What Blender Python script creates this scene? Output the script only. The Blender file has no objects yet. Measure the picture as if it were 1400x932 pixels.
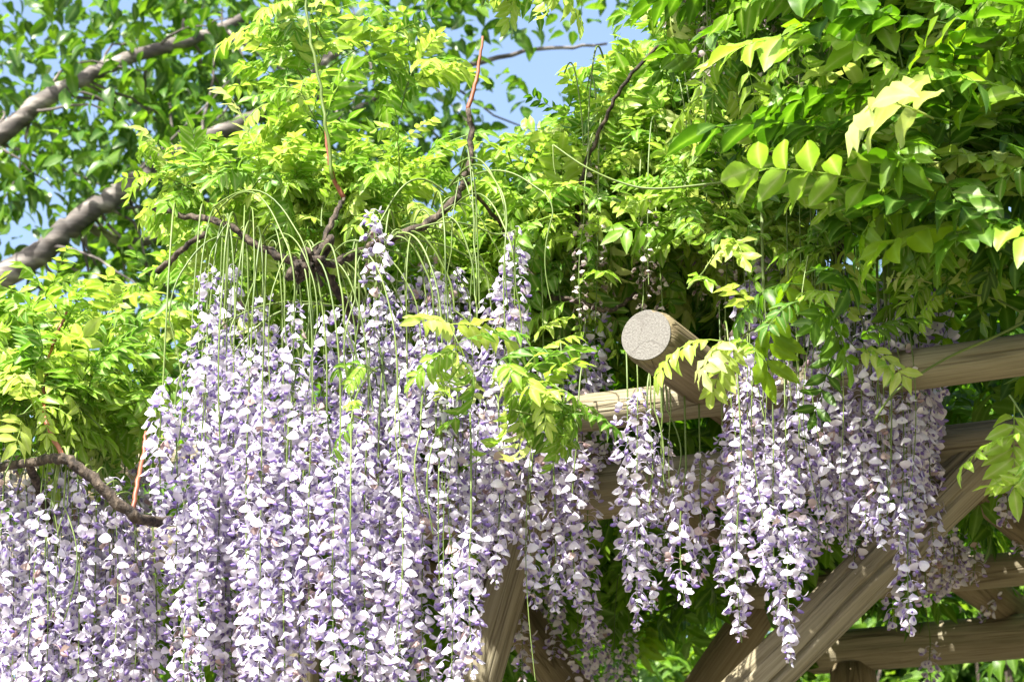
import bpy, math, random
import numpy as np
from mathutils import Vector, Matrix
R = math.radians
rng = np.random.default_rng(11)
random.seed(11)
S = bpy.context.scene
COL = S.collection

# ------------------------------------------------------------------ camera, sky, sun, exposure
CAM_Z, PITCH, LENS = 1.6, R(18.0), 85.0
cam_d = bpy.data.cameras.new('camera'); cam_d.lens = LENS; cam_d.sensor_width = 36.0; cam_d.sensor_fit = 'HORIZONTAL'
cam_d.clip_end = 3000; cam_d.clip_start = 0.05
cam_d.dof.use_dof = True; cam_d.dof.focus_distance = 5.25; cam_d.dof.aperture_fstop = 8.0
cam = bpy.data.objects.new('camera', cam_d); COL.objects.link(cam)
cam.location = (0, 0, CAM_Z); cam.rotation_euler = (math.pi/2 + PITCH, 0, 0)
S.camera = cam
SUN_EL, SUN_AZ = R(54), R(214)          # azimuth from +Y clockwise: behind the viewer, to the left
world = bpy.data.worlds.new('World'); S.world = world; world.use_nodes = True
wn = world.node_tree; bg = wn.nodes['Background']
sky = wn.nodes.new('ShaderNodeTexSky'); sky.sky_type = 'NISHITA'; sky.sun_disc = False
sky.sun_elevation = SUN_EL; sky.sun_rotation = SUN_AZ; sky.air_density = 1.0; sky.dust_density = 4.0; sky.ozone_density = 1.0
wn.links.new(sky.outputs[0], bg.inputs[0]); bg.inputs[1].default_value = 0.115
sun_d = bpy.data.lights.new('sun', 'SUN'); sun_d.energy = 5.0; sun_d.angle = R(0.5); sun_d.color = (1, 0.955, 0.87)
sun = bpy.data.objects.new('sun', sun_d); COL.objects.link(sun); sun.location = (-6, -8, 14)
to_sun = Vector((math.sin(SUN_AZ)*math.cos(SUN_EL), math.cos(SUN_AZ)*math.cos(SUN_EL), math.sin(SUN_EL)))
sun.rotation_euler = (-to_sun).to_track_quat('-Z', 'Y').to_euler()
S.view_settings.view_transform = 'Standard'; S.view_settings.look = 'None'
S.view_settings.exposure = 1.72; S.view_settings.gamma = 1.0
S.cycles.max_bounces = 6; S.cycles.transmission_bounces = 5; S.cycles.diffuse_bounces = 4

# ------------------------------------------------------------------ layout helper: a spot in the photo + a real distance -> a point
FPX = 1400*LENS/36.0
def P(px, py, Y):
    u = (px-700)/FPX; v = (466-py)/FPX
    d = np.array([u, math.cos(PITCH) - v*math.sin(PITCH), math.sin(PITCH) + v*math.cos(PITCH)])
    return np.array([0, 0, CAM_Z]) + d*(Y/d[1])
def proj(p):
    q = np.asarray(p, float) - np.array([0, 0, CAM_Z])
    f = q[..., 1]*math.cos(PITCH) + q[..., 2]*math.sin(PITCH)
    up = -q[..., 1]*math.sin(PITCH) + q[..., 2]*math.cos(PITCH)
    return 700 + FPX*q[..., 0]/f, 466 - FPX*up/f, f

# ------------------------------------------------------------------ materials
def mat(name):
    m = bpy.data.materials.new(name); m.use_nodes = True
    nt = m.node_tree; nt.nodes.clear()
    out = nt.nodes.new('ShaderNodeOutputMaterial')
    return m, nt, out
def N(nt, t, **kw):
    n = nt.nodes.new(t)
    for k, v in kw.items(): setattr(n, k, v)
    return n
def ramp(nt, fac, stops):
    r = N(nt, 'ShaderNodeValToRGB'); e = r.color_ramp.elements
    while len(e) < len(stops): e.new(0.5)
    for i, (p, c) in enumerate(stops): e[i].position = p; e[i].color = (*c, 1)
    nt.links.new(fac, r.inputs[0]); return r.outputs[0]
def mixc(nt, f, a, b, bt='MIX'):
    m = N(nt, 'ShaderNodeMix', data_type='RGBA', blend_type=bt)
    for sock, v in ((m.inputs[0], f), (m.inputs[6], a), (m.inputs[7], b)):
        if hasattr(v, 'is_linked'): nt.links.new(v, sock)
        else: sock.default_value = v if not isinstance(v, tuple) else (*v, 1)
    return m.outputs[2]
def math_n(nt, op, a, b=0.0):
    m = N(nt, 'ShaderNodeMath', operation=op)
    for i, v in enumerate((a, b)):
        if hasattr(v, 'is_linked'): nt.links.new(v, m.inputs[i])
        else: m.inputs[i].default_value = v
    return m.outputs[0]
def tone_node(nt):
    a = N(nt, 'ShaderNodeAttribute', attribute_name='tone'); o = N(nt, 'ShaderNodeObjectInfo')
    return math_n(nt, 'FRACT', math_n(nt, 'ADD', a.outputs['Fac'], o.outputs['Random']))

def leaf_material(name, stops, vein, trans=0.5, tsat=(1.0, 1.0, 0.6), rough=0.42):
    m, nt, out = mat(name)
    t = tone_node(nt)
    c = ramp(nt, t, stops)
    no = N(nt, 'ShaderNodeTexNoise'); no.inputs['Scale'].default_value = 60; no.inputs['Detail'].default_value = 3
    geo = N(nt, 'ShaderNodeNewGeometry'); nt.links.new(geo.outputs['Position'], no.inputs['Vector'])
    c = mixc(nt, 0.35, c, ramp(nt, no.outputs[0], [(0.3, (0.55, 0.6, 0.5)), (0.7, (1.0, 1.0, 1.0))]), 'MULTIPLY')
    va = N(nt, 'ShaderNodeAttribute', attribute_name='vein')
    vf = math_n(nt, 'MULTIPLY', math_n(nt, 'POWER', va.outputs['Fac'], 5.0), 0.55)
    c = mixc(nt, vf, c, vein)
    p = N(nt, 'ShaderNodeBsdfPrincipled'); nt.links.new(c, p.inputs['Base Color'])
    p.inputs['Roughness'].default_value = rough; p.inputs['Specular IOR Level'].default_value = 0.38
    b = N(nt, 'ShaderNodeBump'); b.inputs['Strength'].default_value = 0.25; b.inputs['Distance'].default_value = 0.002
    nt.links.new(no.outputs[0], b.inputs['Height']); nt.links.new(b.outputs[0], p.inputs['Normal'])
    tr = N(nt, 'ShaderNodeBsdfTranslucent'); nt.links.new(mixc(nt, 1.0, c, tsat, 'MULTIPLY'), tr.inputs['Color'])
    mx = N(nt, 'ShaderNodeMixShader'); mx.inputs[0].default_value = trans
    nt.links.new(p.outputs[0], mx.inputs[1]); nt.links.new(tr.outputs[0], mx.inputs[2]); nt.links.new(mx.outputs[0], out.inputs[0])
    return m
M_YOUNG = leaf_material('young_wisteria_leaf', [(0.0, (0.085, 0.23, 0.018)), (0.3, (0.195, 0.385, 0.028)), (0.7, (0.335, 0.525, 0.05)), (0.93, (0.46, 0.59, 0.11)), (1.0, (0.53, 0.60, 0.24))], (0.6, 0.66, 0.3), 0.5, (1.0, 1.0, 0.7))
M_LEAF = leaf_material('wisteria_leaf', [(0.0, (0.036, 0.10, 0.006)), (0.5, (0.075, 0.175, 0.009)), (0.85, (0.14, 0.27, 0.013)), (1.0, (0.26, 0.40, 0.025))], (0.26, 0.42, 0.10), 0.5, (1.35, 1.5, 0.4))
M_CHERRY = leaf_material('cherry_leaf', [(0.0, (0.030, 0.088, 0.010)), (0.6, (0.065, 0.165, 0.014)), (1.0, (0.14, 0.27, 0.02))], (0.2, 0.3, 0.09), 0.45, (1.5, 1.5, 0.5), 0.34)
M_SHRUB = leaf_material('shrub_leaf', [(0.0, (0.06, 0.15, 0.012)), (0.6, (0.13, 0.27, 0.018)), (1.0, (0.24, 0.38, 0.03))], (0.3, 0.42, 0.12), 0.45, (1.2, 1.2, 0.5))

def petal_material(name, white, mid, violet, trans=0.3):
    m, nt, out = mat(name)
    a = N(nt, 'ShaderNodeAttribute', attribute_name='tint'); t = tone_node(nt)
    f = math_n(nt, 'ADD', a.outputs['Fac'], math_n(nt, 'MULTIPLY', math_n(nt, 'SUBTRACT', t, 0.5), 0.24))
    c = ramp(nt, f, [(0.05, white), (0.5, mid), (0.95, violet)])
    c = mixc(nt, ramp(nt, t, [(0.955, (0, 0, 0)), (0.975, (0.8, 0.8, 0.8))]), c, (0.42, 0.29, 0.22))
    p = N(nt, 'ShaderNodeBsdfPrincipled'); nt.links.new(c, p.inputs['Base Color'])
    p.inputs['Roughness'].default_value = 0.6; p.inputs['Specular IOR Level'].default_value = 0.25
    tr = N(nt, 'ShaderNodeBsdfTranslucent'); nt.links.new(c, tr.inputs['Color'])
    mx = N(nt, 'ShaderNodeMixShader'); mx.inputs[0].default_value = trans
    nt.links.new(p.outputs[0], mx.inputs[1]); nt.links.new(tr.outputs[0], mx.inputs[2]); nt.links.new(mx.outputs[0], out.inputs[0])
    return m
M_PETAL = petal_material('wisteria_petal', (0.74, 0.71, 0.765), (0.58, 0.52, 0.71), (0.25, 0.17, 0.48))
M_FADED = petal_material('withered_petal', (0.62, 0.55, 0.50), (0.45, 0.36, 0.36), (0.20, 0.13, 0.18))

def simple(name, stops, scale=(40, 40, 40), rough=0.6, bump=0.3, bdist=0.003, coord='Object', detail=6):
    m, nt, out = mat(name)
    tc = N(nt, 'ShaderNodeTexCoord'); mp = N(nt, 'ShaderNodeMapping'); mp.inputs['Scale'].default_value = scale
    nt.links.new(tc.outputs[coord], mp.inputs[0])
    no = N(nt, 'ShaderNodeTexNoise'); no.inputs['Scale'].default_value = 1; no.inputs['Detail'].default_value = detail
    nt.links.new(mp.outputs[0], no.inputs['Vector'])
    p = N(nt, 'ShaderNodeBsdfPrincipled'); nt.links.new(ramp(nt, no.outputs[0], stops), p.inputs['Base Color'])
    p.inputs['Roughness'].default_value = rough
    b = N(nt, 'ShaderNodeBump'); b.inputs['Strength'].default_value = bump; b.inputs['Distance'].default_value = bdist
    nt.links.new(no.outputs[0], b.inputs['Height']); nt.links.new(b.outputs[0], p.inputs['Normal'])
    nt.links.new(p.outputs[0], out.inputs[0])
    return m
M_STALK = simple('green_stalk', [(0.3, (0.06, 0.105, 0.016)), (0.7, (0.14, 0.20, 0.035))], (15, 15, 4), 0.5)
M_RED = simple('red_shoot', [(0.3, (0.12, 0.035, 0.02)), (0.7, (0.30, 0.10, 0.05))], (20, 20, 8), 0.5)
M_BARK = simple('vine_bark', [(0.35, (0.012, 0.009, 0.006)), (0.52, (0.05, 0.036, 0.024)), (0.7, (0.125, 0.098, 0.07))], (70, 70, 45), 0.9, 1.0, 0.012)
M_CBARK = simple('cherry_bark', [(0.35, (0.035, 0.03, 0.026)), (0.52, (0.10, 0.085, 0.075)), (0.68, (0.30, 0.27, 0.24))], (5, 5, 26), 0.75, 0.7, 0.01)
M_GROUND = simple('ground_soil', [(0.35, (0.07, 0.055, 0.035)), (0.55, (0.12, 0.10, 0.06)), (0.7, (0.08, 0.11, 0.03))], (1.3, 1.3, 1.3), 0.95)

def wood_material(name, tint=(1, 1, 1)):
    m, nt, out = mat(name)
    tc = N(nt, 'ShaderNodeTexCoord')
    oi = N(nt, 'ShaderNodeObjectInfo')
    add = N(nt, 'ShaderNodeVectorMath', operation='ADD'); nt.links.new(tc.outputs['Object'], add.inputs[0])
    sc = N(nt, 'ShaderNodeVectorMath', operation='SCALE'); sc.inputs[0].default_value = (7, 3, 11); nt.links.new(oi.outputs['Random'], sc.inputs['Scale'])
    nt.links.new(sc.outputs[0], add.inputs[1])
    def noise(scale, det, dist=0.0):
        mp = N(nt, 'ShaderNodeMapping'); mp.inputs['Scale'].default_value = scale; nt.links.new(add.outputs[0], mp.inputs[0])
        n = N(nt, 'ShaderNodeTexNoise'); n.inputs['Scale'].default_value = 1; n.inputs['Detail'].default_value = det; n.inputs['Distortion'].default_value = dist
        nt.links.new(mp.outputs[0], n.inputs['Vector']); return n.outputs[0]
    grain = noise((170, 170, 5), 5, 0.8); broad = noise((14, 14, 2.2), 4, 0.3); crack = noise((16, 16, 0.8), 2, 0.4)
    c = ramp(nt, grain, [(0.25, (0.17*tint[0], 0.15*tint[1], 0.10*tint[2])), (0.5, (0.26*tint[0], 0.235*tint[1], 0.165*tint[2])), (0.75, (0.33*tint[0], 0.305*tint[1], 0.225*tint[2]))])
    c = mixc(nt, 0.75, c, ramp(nt, broad, [(0.3, (0.66, 0.60, 0.52)), (0.5, (0.9, 0.87, 0.80)), (0.7, (1.0, 0.99, 0.95))]), 'MULTIPLY')
    ck = ramp(nt, crack, [(0.48, (1, 1, 1)), (0.497, (0.18, 0.15, 0.12)), (0.503, (0.18, 0.15, 0.12)), (0.52, (1, 1, 1))])
    c = mixc(nt, 0.5, c, ck, 'MULTIPLY')
    h = math_n(nt, 'ADD', grain, math_n(nt, 'MULTIPLY', ck, 0.8))
    p = N(nt, 'ShaderNodeBsdfPrincipled'); nt.links.new(c, p.inputs['Base Color']); p.inputs['Roughness'].default_value = 0.85
    p.inputs['Specular IOR Level'].default_value = 0.2
    b = N(nt, 'ShaderNodeBump'); b.inputs['Strength'].default_value = 0.7; b.inputs['Distance'].default_value = 0.004
    nt.links.new(h, b.inputs['Height']); nt.links.new(b.outputs[0], p.inputs['Normal']); nt.links.new(p.outputs[0], out.inputs[0])
    return m
M_WOOD = wood_material('weathered_log')
M_WOOD2 = wood_material('brown_log', (0.76, 0.70, 0.62))

def endgrain_material():
    m, nt, out = mat('sawn_end_grain')
    tc = N(nt, 'ShaderNodeTexCoord')
    no = N(nt, 'ShaderNodeTexNoise'); no.inputs['Scale'].default_value = 14; no.inputs['Detail'].default_value = 4; nt.links.new(tc.outputs['Object'], no.inputs['Vector'])
    sep = N(nt, 'ShaderNodeSeparateXYZ'); nt.links.new(tc.outputs['Object'], sep.inputs[0])
    x = math_n(nt, 'SUBTRACT', sep.outputs[0], 0.012); y = math_n(nt, 'SUBTRACT', sep.outputs[1], -0.016)
    r = math_n(nt, 'SQRT', math_n(nt, 'ADD', math_n(nt, 'MULTIPLY', x, x), math_n(nt, 'MULTIPLY', y, y)))
    r = math_n(nt, 'ADD', r, math_n(nt, 'MULTIPLY', no.outputs[0], 0.014))
    ring = math_n(nt, 'SINE', math_n(nt, 'MULTIPLY', r, 2300.0))
    rad = N(nt, 'ShaderNodeTexNoise'); rad.inputs['Scale'].default_value = 1; rad.inputs['Detail'].default_value = 5
    mp = N(nt, 'ShaderNodeMapping'); mp.inputs['Scale'].default_value = (260, 260, 20); nt.links.new(tc.outputs['Object'], mp.inputs[0]); nt.links.new(mp.outputs[0], rad.inputs['Vector'])
    c = ramp(nt, math_n(nt, 'ADD', math_n(nt, 'MULTIPLY', ring, 0.10), rad.outputs[0]), [(0.15, (0.07, 0.065, 0.055)), (0.5, (0.15, 0.143, 0.13)), (0.9, (0.23, 0.225, 0.205))])
    # weather checks running out from the pith
    at = math_n(nt, 'ARCTAN2', y, x)
    chk = math_n(nt, 'POWER', math_n(nt, 'ABSOLUTE', math_n(nt, 'SINE', math_n(nt, 'ADD', math_n(nt, 'MULTIPLY', at, 1.5), math_n(nt, 'MULTIPLY', no.outputs[0], 5.0)))), 60.0)
    c = mixc(nt, math_n(nt, 'MULTIPLY', chk, 0.3), c, (0.09, 0.08, 0.07))
    p = N(nt, 'ShaderNodeBsdfPrincipled'); nt.links.new(c, p.inputs['Base Color']); p.inputs['Roughness'].default_value = 0.9
    b = N(nt, 'ShaderNodeBump'); b.inputs['Strength'].default_value = 0.6; b.inputs['Distance'].default_value = 0.002
    nt.links.new(math_n(nt, 'SUBTRACT', math_n(nt, 'ADD', math_n(nt, 'MULTIPLY', ring, 0.06), rad.outputs[0]), math_n(nt, 'MULTIPLY', chk, 0.4)), b.inputs['Height']); nt.links.new(b.outputs[0], p.inputs['Normal'])
    nt.links.new(p.outputs[0], out.inputs[0])
    return m
M_END = endgrain_material()

# ------------------------------------------------------------------ mesh helpers (triangles only)
def mesh_from(name, V, T, mats, attrs=None, smooth=True, midx=None):
    V = np.ascontiguousarray(V, dtype=np.float32); T = np.ascontiguousarray(T, dtype=np.int32)
    me = bpy.data.meshes.new(name)
    me.vertices.add(len(V)); me.vertices.foreach_set('co', V.ravel())
    me.loops.add(T.size); me.loops.foreach_set('vertex_index', T.ravel())
    me.polygons.add(len(T)); me.polygons.foreach_set('loop_start', np.arange(0, T.size, 3, dtype=np.int32))
    me.polygons.foreach_set('use_smooth', np.full(len(T), smooth))
    for m in mats: me.materials.append(m)
    if midx is not None: me.polygons.foreach_set('material_index', np.ascontiguousarray(midx, dtype=np.int32))
    for k, v in (attrs or {}).items():
        a = me.attributes.new(k, 'FLOAT', 'POINT'); a.data.foreach_set('value', np.ascontiguousarray(v, dtype=np.float32))
    me.update(); me.validate()
    return me
def link(name, data, parent=None, kind=None):
    o = bpy.data.objects.new(name, data); COL.objects.link(o)
    if parent is not None: o.parent = parent; o.matrix_parent_inverse = INV.get(parent.name, Matrix())
    if kind: o['kind'] = kind
    return o
INV = {}
def thing(name, label, cat, loc, group=None):
    o = bpy.data.objects.new(name, None); COL.objects.link(o); o.location = loc; o.empty_display_size = 0.2
    o['label'] = label; o['category'] = cat
    if group: o['group'] = group
    INV[o.name] = Matrix.Translation(-Vector(loc))
    return o
def place(o, M):
    # world matrix for a child of an Empty that is only translated
    o.matrix_basis = M if isinstance(M, Matrix) else Matrix(M)
def smooth_path(pts, n=8):
    pts = [np.asarray(p, float) for p in pts]
    if len(pts) < 3: return np.array([pts[0] + (pts[1]-pts[0])*t for t in np.linspace(0, 1, n+1)])
    q = [2*pts[0]-pts[1]] + pts + [2*pts[-1]-pts[-2]]; out = []
    for i in range(1, len(q)-2):
        p0, p1, p2, p3 = q[i-1:i+3]
        for t in np.arange(n)/n:
            out.append(0.5*(2*p1 + (p2-p0)*t + (2*p0-5*p1+4*p2-p3)*t*t + (3*p1-p0-3*p2+p3)*t**3))
    out.append(pts[-1]); return np.array(out)
def tube(path, radii, sides=6, knob=0.0, cap=True):
    path = np.asarray(path, float); n = len(path)
    radii = np.interp(np.linspace(0, 1, n), np.linspace(0, 1, len(radii)), radii) if np.ndim(radii) else np.full(n, radii)
    tan = np.gradient(path, axis=0); tan /= np.linalg.norm(tan, axis=1)[:, None] + 1e-12
    ref = np.array([0.31, 0.82, 0.47]); V = []
    a = np.cross(tan[0], ref); a /= np.linalg.norm(a)
    ang = np.arange(sides)*2*math.pi/sides
    for i in range(n):
        a = a - tan[i]*np.dot(a, tan[i]); a /= np.linalg.norm(a) + 1e-12
        b = np.cross(tan[i], a)
        rr = radii[i]*(1 + (knob*rng.normal(size=sides) if knob else 0))
        V.append(path[i] + (np.cos(ang)*rr)[:, None]*a + (np.sin(ang)*rr)[:, None]*b)
    V = np.concatenate(V); T = []
    for i in range(n-1):
        for k in range(sides):
            p, q = i*sides+k, i*sides+(k+1) % sides
            T += [(p, q, q+sides), (p, q+sides, p+sides)]
    if cap:
        for k in range(1, sides-1):
            T.append((0, k+1, k)); e = (n-1)*sides; T.append((e, e+k, e+k+1))
    return V, np.array(T)
class Bag:                              # joins pieces into one mesh
    def __init__(s): s.V = []; s.T = []; s.n = 0; s.A = {}
    def add(s, V, T, **at):
        s.V.append(V); s.T.append(np.asarray(T)+s.n); s.n += len(V)
        for k, v in at.items(): s.A.setdefault(k, []).append(np.broadcast_to(v, (len(V),)))
    def mesh(s, name, mats, smooth=True):
        return mesh_from(name, np.concatenate(s.V), np.concatenate(s.T), mats, {k: np.concatenate(v) for k, v in s.A.items()}, smooth)
def scatter(tpl, Rm, loc, tone):
    """copies of one template: rotations*scale Rm (n,3,3), loc (n,3)"""
    V, T, A = tpl; n = len(loc)
    W = np.einsum('nij,vj->nvi', Rm, V) + loc[:, None, :]
    TT = T[None] + (np.arange(n)*len(V))[:, None, None]
    at = {k: np.tile(v, n) for k, v in A.items()}; at['tone'] = np.repeat(tone, len(V))
    return W.reshape(-1, 3), TT.reshape(-1, 3), at
def frames(t, up):
    t = t/np.linalg.norm(t, axis=-1, keepdims=True)
    s = np.cross(up, t); s /= np.linalg.norm(s, axis=-1, keepdims=True) + 1e-9
    n = np.cross(t, s)
    return np.stack([t, s, n], axis=-1)
def rand_unit(n):
    v = rng.normal(size=(n, 3)); return v/np.linalg.norm(v, axis=1)[:, None]

# ------------------------------------------------------------------ leaf and flower templates
def leaflet(L, W, rows=5, fold=0.25, droop=0.3, wave=0.05, twist=0.0):
    V = []; vein = []
    for i in range(rows):
        s = i/(rows-1)
        w = W*0.5*(math.sin(math.pi*min(1, s**0.78))**0.85 if 0 < s < 1 else 0.0)
        if i == 0: w = W*0.06
        x = L*s*(1-0.12*droop*s); z = -droop*L*s*s*0.55
        wv = wave*W*math.sin(s*9+twist*5)
        c, sn = math.cos(twist*s), math.sin(twist*s)
        for k in (-1, 0, 1):
            yy = k*w; zz = abs(k)*w*fold*(1.0) + (wv*k if k else 0)
            V.append((x, yy*c - zz*sn, z + yy*sn + zz*c)); vein.append(1.0 if k == 0 else 0.0)
    T = []
    for i in range(rows-1):
        for k in range(2):
            a = i*3+k; b = a+1; c_, d = a+3, a+4
            if i == rows-2: T.append((a, b, (rows-1)*3+1))
            else: T += [(a, b, d), (a, d, c_)]
    return np.array(V), np.array(T), np.array(vein)
def compound_leaf(L=0.24, pairs=6, size=0.066, rows=5, sides=3, droopy=0.5, seed=0, wr=(0.36, 0.46)):
    r = random.Random(seed); bag = Bag()
    n = 7; th = r.uniform(0.15, 0.45); pts = [np.zeros(3)]; curve = r.uniform(0.5, 1.1)*droopy*2
    side = r.uniform(-0.25, 0.25); tg = []
    for i in range(n):
        s = i/n; a = th - curve*s; b = side*s
        d = np.array([math.cos(a)*math.cos(b), math.cos(a)*math.sin(b), math.sin(a)]); tg.append(d); pts.append(pts[-1]+d*L/n)
    tg.append(tg[-1]); pts = np.array(pts); tg = np.array(tg)
    if sides:
        V, T = tube(pts, [0.0021, 0.0008], sides, cap=False); bag.add(V, T, vein=0.75)
    def put(s, ang, ln):
        f = s*n; i = min(int(f), n-1); p = pts[i]*(1-(f-i)) + pts[i+1]*(f-i); t = tg[min(i, n)]
        V, T, ve = leaflet(ln, ln*r.uniform(*wr), rows, r.uniform(0.1, 0.5), r.uniform(0.1, 0.75), r.uniform(0.04, 0.17), r.uniform(-0.6, 0.6))
        up = np.array([0, 0, 1.0]); sd = np.cross(up, t); sd /= np.linalg.norm(sd); nn = np.cross(t, sd)
        d = t*math.cos(ang) + sd*math.sin(ang); d = d - nn*r.uniform(0.0, 0.65)*droopy*1.4; d /= np.linalg.norm(d)
        s2 = np.cross(nn, d); s2 /= np.linalg.norm(s2); n2 = np.cross(d, s2)
        a = r.uniform(-0.45, 0.45); s3 = s2*math.cos(a)+n2*math.sin(a); n3 = np.cross(d, s3)
        bag.add(p + V @ np.array([d, s3, n3]), T, vein=ve)
    for k in range(pairs):
        s = 0.2 + 0.74*k/max(1, pairs-1)
        ln = size*(0.72 + 0.4*math.sin(math.pi*(0.15+0.7*k/pairs)))*r.uniform(0.88, 1.1)
        for sg in (-1, 1): put(min(0.99, s + r.uniform(-0.012, 0.012)), sg*R(r.uniform(42, 66)), ln)
    put(0.999, r.uniform(-0.2, 0.2), size*1.08)
    return np.concatenate(bag.V), np.concatenate(bag.T), {'vein': np.concatenate(bag.A['vein'])}
LEAF = [compound_leaf(random.uniform(0.19, 0.27), random.choice((5, 5, 6, 6, 7)), random.uniform(0.060, 0.080), 5, 3, random.uniform(0.3, 0.8), i) for i in range(14)]
YTIP = [compound_leaf(random.uniform(0.09, 0.14), 5, random.uniform(0.032, 0.044), 4, 3, random.uniform(0.5, 1.2), 50+i) for i in range(6)]
BIGL = [compound_leaf(random.uniform(0.24, 0.30), 5, random.uniform(0.088, 0.10), 7, 4, random.uniform(0.25, 0.6), 120+i, (0.44, 0.56)) for i in range(6)]
LOWL = [compound_leaf(random.uniform(0.20, 0.26), 5, 0.074, 4, 0, random.uniform(0.4, 0.8), 80+i) for i in range(5)]
def plain_leaf(L, W, rows=5, seed=0):
    r = random.Random(seed)
    V, T, ve = leaflet(L, W, rows, r.uniform(0.15, 0.5), r.uniform(0.2, 0.8), r.uniform(0.0, 0.08), r.uniform(-0.4, 0.4))
    return V, T, {'vein': ve}
CHERRY = [plain_leaf(random.uniform(0.085, 0.115), random.uniform(0.045, 0.056), 5, i) for i in range(6)]
SHRUBL = [plain_leaf(random.uniform(0.075, 0.12), random.uniform(0.028, 0.045), 4, 20+i) for i in range(5)]

def blossom(seed, hang):
    """pea flower: pale banner, violet wings and keel, thin pedicel back to the stalk. x = away from the stalk, z = up"""
    r = random.Random(seed); bag = Bag(); w0 = r.uniform(0.0108, 0.0132); h0 = r.uniform(0.018, 0.022)
    V, T = tube(smooth_path([(-0.021, 0, 0.006), (-0.010, 0, 0.0075), (0, 0, 0)], 2), [0.0008, 0.0007], 3, cap=False); bag.add(V, T, tint=0.42)
    a0 = -r.uniform(0.75, 1.25) if hang else r.uniform(0.2, 0.8)     # pitch of the banner from horizontal
    cv = r.uniform(-0.3, 0.5) if hang else r.uniform(0.5, 1.3); rows, cols = 5, 5; p = np.zeros(2); V = []; ti = []
    cup = r.uniform(0.15, 0.5)*(-1 if hang else 1); fl = r.uniform(-0.15, 0.15)
    prof = [0.22, 0.72, 1.0, 0.95, 0.52]
    for i in range(rows):
        a = a0 + cv*i/(rows-1)
        if i: p = p + np.array([math.cos(a), math.sin(a)])*h0/(rows-1)
        nx, nz = -math.sin(a), math.cos(a)
        for k in range(cols):
            u = (k-2)/2; y = u*w0*prof[i]; off = cup*w0*abs(u)**1.6*prof[i] + fl*w0*u
            lift = -0.12*h0*abs(u)**2 if i == rows-1 else 0
            V.append((p[0]+nx*off + math.cos(a)*lift, y, p[1]+nz*off + math.sin(a)*lift)); ti.append(max(0.0, (0.42 if i == 0 else 0.22 if i == 1 else 0.08) + r.uniform(-0.06, 0.08)))
    T = []
    for i in range(rows-1):
        for k in range(cols-1):
            q = i*cols+k; T += [(q, q+1, q+cols+1), (q, q+cols+1, q+cols)]
    bag.add(np.array(V), np.array(T), tint=np.array(ti))
    # wings and keel
    ak = -r.uniform(0.95, 1.4) if hang else -r.uniform(0.2, 0.7); L = r.uniform(0.013, 0.0165)
    d = np.array([math.cos(ak), 0, math.sin(ak)]); n = np.array([-math.sin(ak), 0, math.cos(ak)]); s = np.array([0, 1.0, 0])
    off = (np.array([-0.0045, 0, -0.002]) if hang else np.array([0.0015, 0, -0.0015]))
    rings = []; 
    for x, rw, rh in ((0, 0.0016, 0.0022), (0.38, 0.0040, 0.0046), (0.75, 0.0036, 0.0042), (1.0, 0.0009, 0.0012)):
        c = off + d*x*L + n*0.004*x*x
        for q in range(5):
            g = q*2*math.pi/5; rings.append(c + s*rw*math.cos(g) + n*rh*math.sin(g))
    T = []
    for i in range(3):
        for k in range(5):
            p_, q_ = i*5+k, i*5+(k+1) % 5; T += [(p_, q_, q_+5), (p_, q_+5, p_+5)]
    bag.add(np.array(rings), np.array(T), tint=np.array([0.55]*5+[0.80]*5+[0.88]*5+[0.95]*5))
    return np.concatenate(bag.V), np.concatenate(bag.T), {'tint': np.concatenate(bag.A['tint'])}
BLOS = [blossom(i, i % 10 < 7) for i in range(10)]
BLOS_ME = [mesh_from('blossom', b[0], b[1], [M_PETAL], b[2]) for b in BLOS]
LEAF_ME = {}
def leaf_me(lib, i, m):
    k = (id(lib), i, m.name)
    if k not in LEAF_ME: V, T, A = lib[i]; LEAF_ME[k] = mesh_from('leaf', V, T, [m], A)
    return LEAF_ME[k]

# ------------------------------------------------------------------ ground
gs = 1200.0
gv = np.array([(-gs, -gs, 0), (gs, -gs, 0), (gs, gs, 0), (-gs, gs, 0)])
g = link('ground', mesh_from('ground', gv, [(0, 1, 2), (0, 2, 3)], [M_GROUND]), kind='structure')

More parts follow.
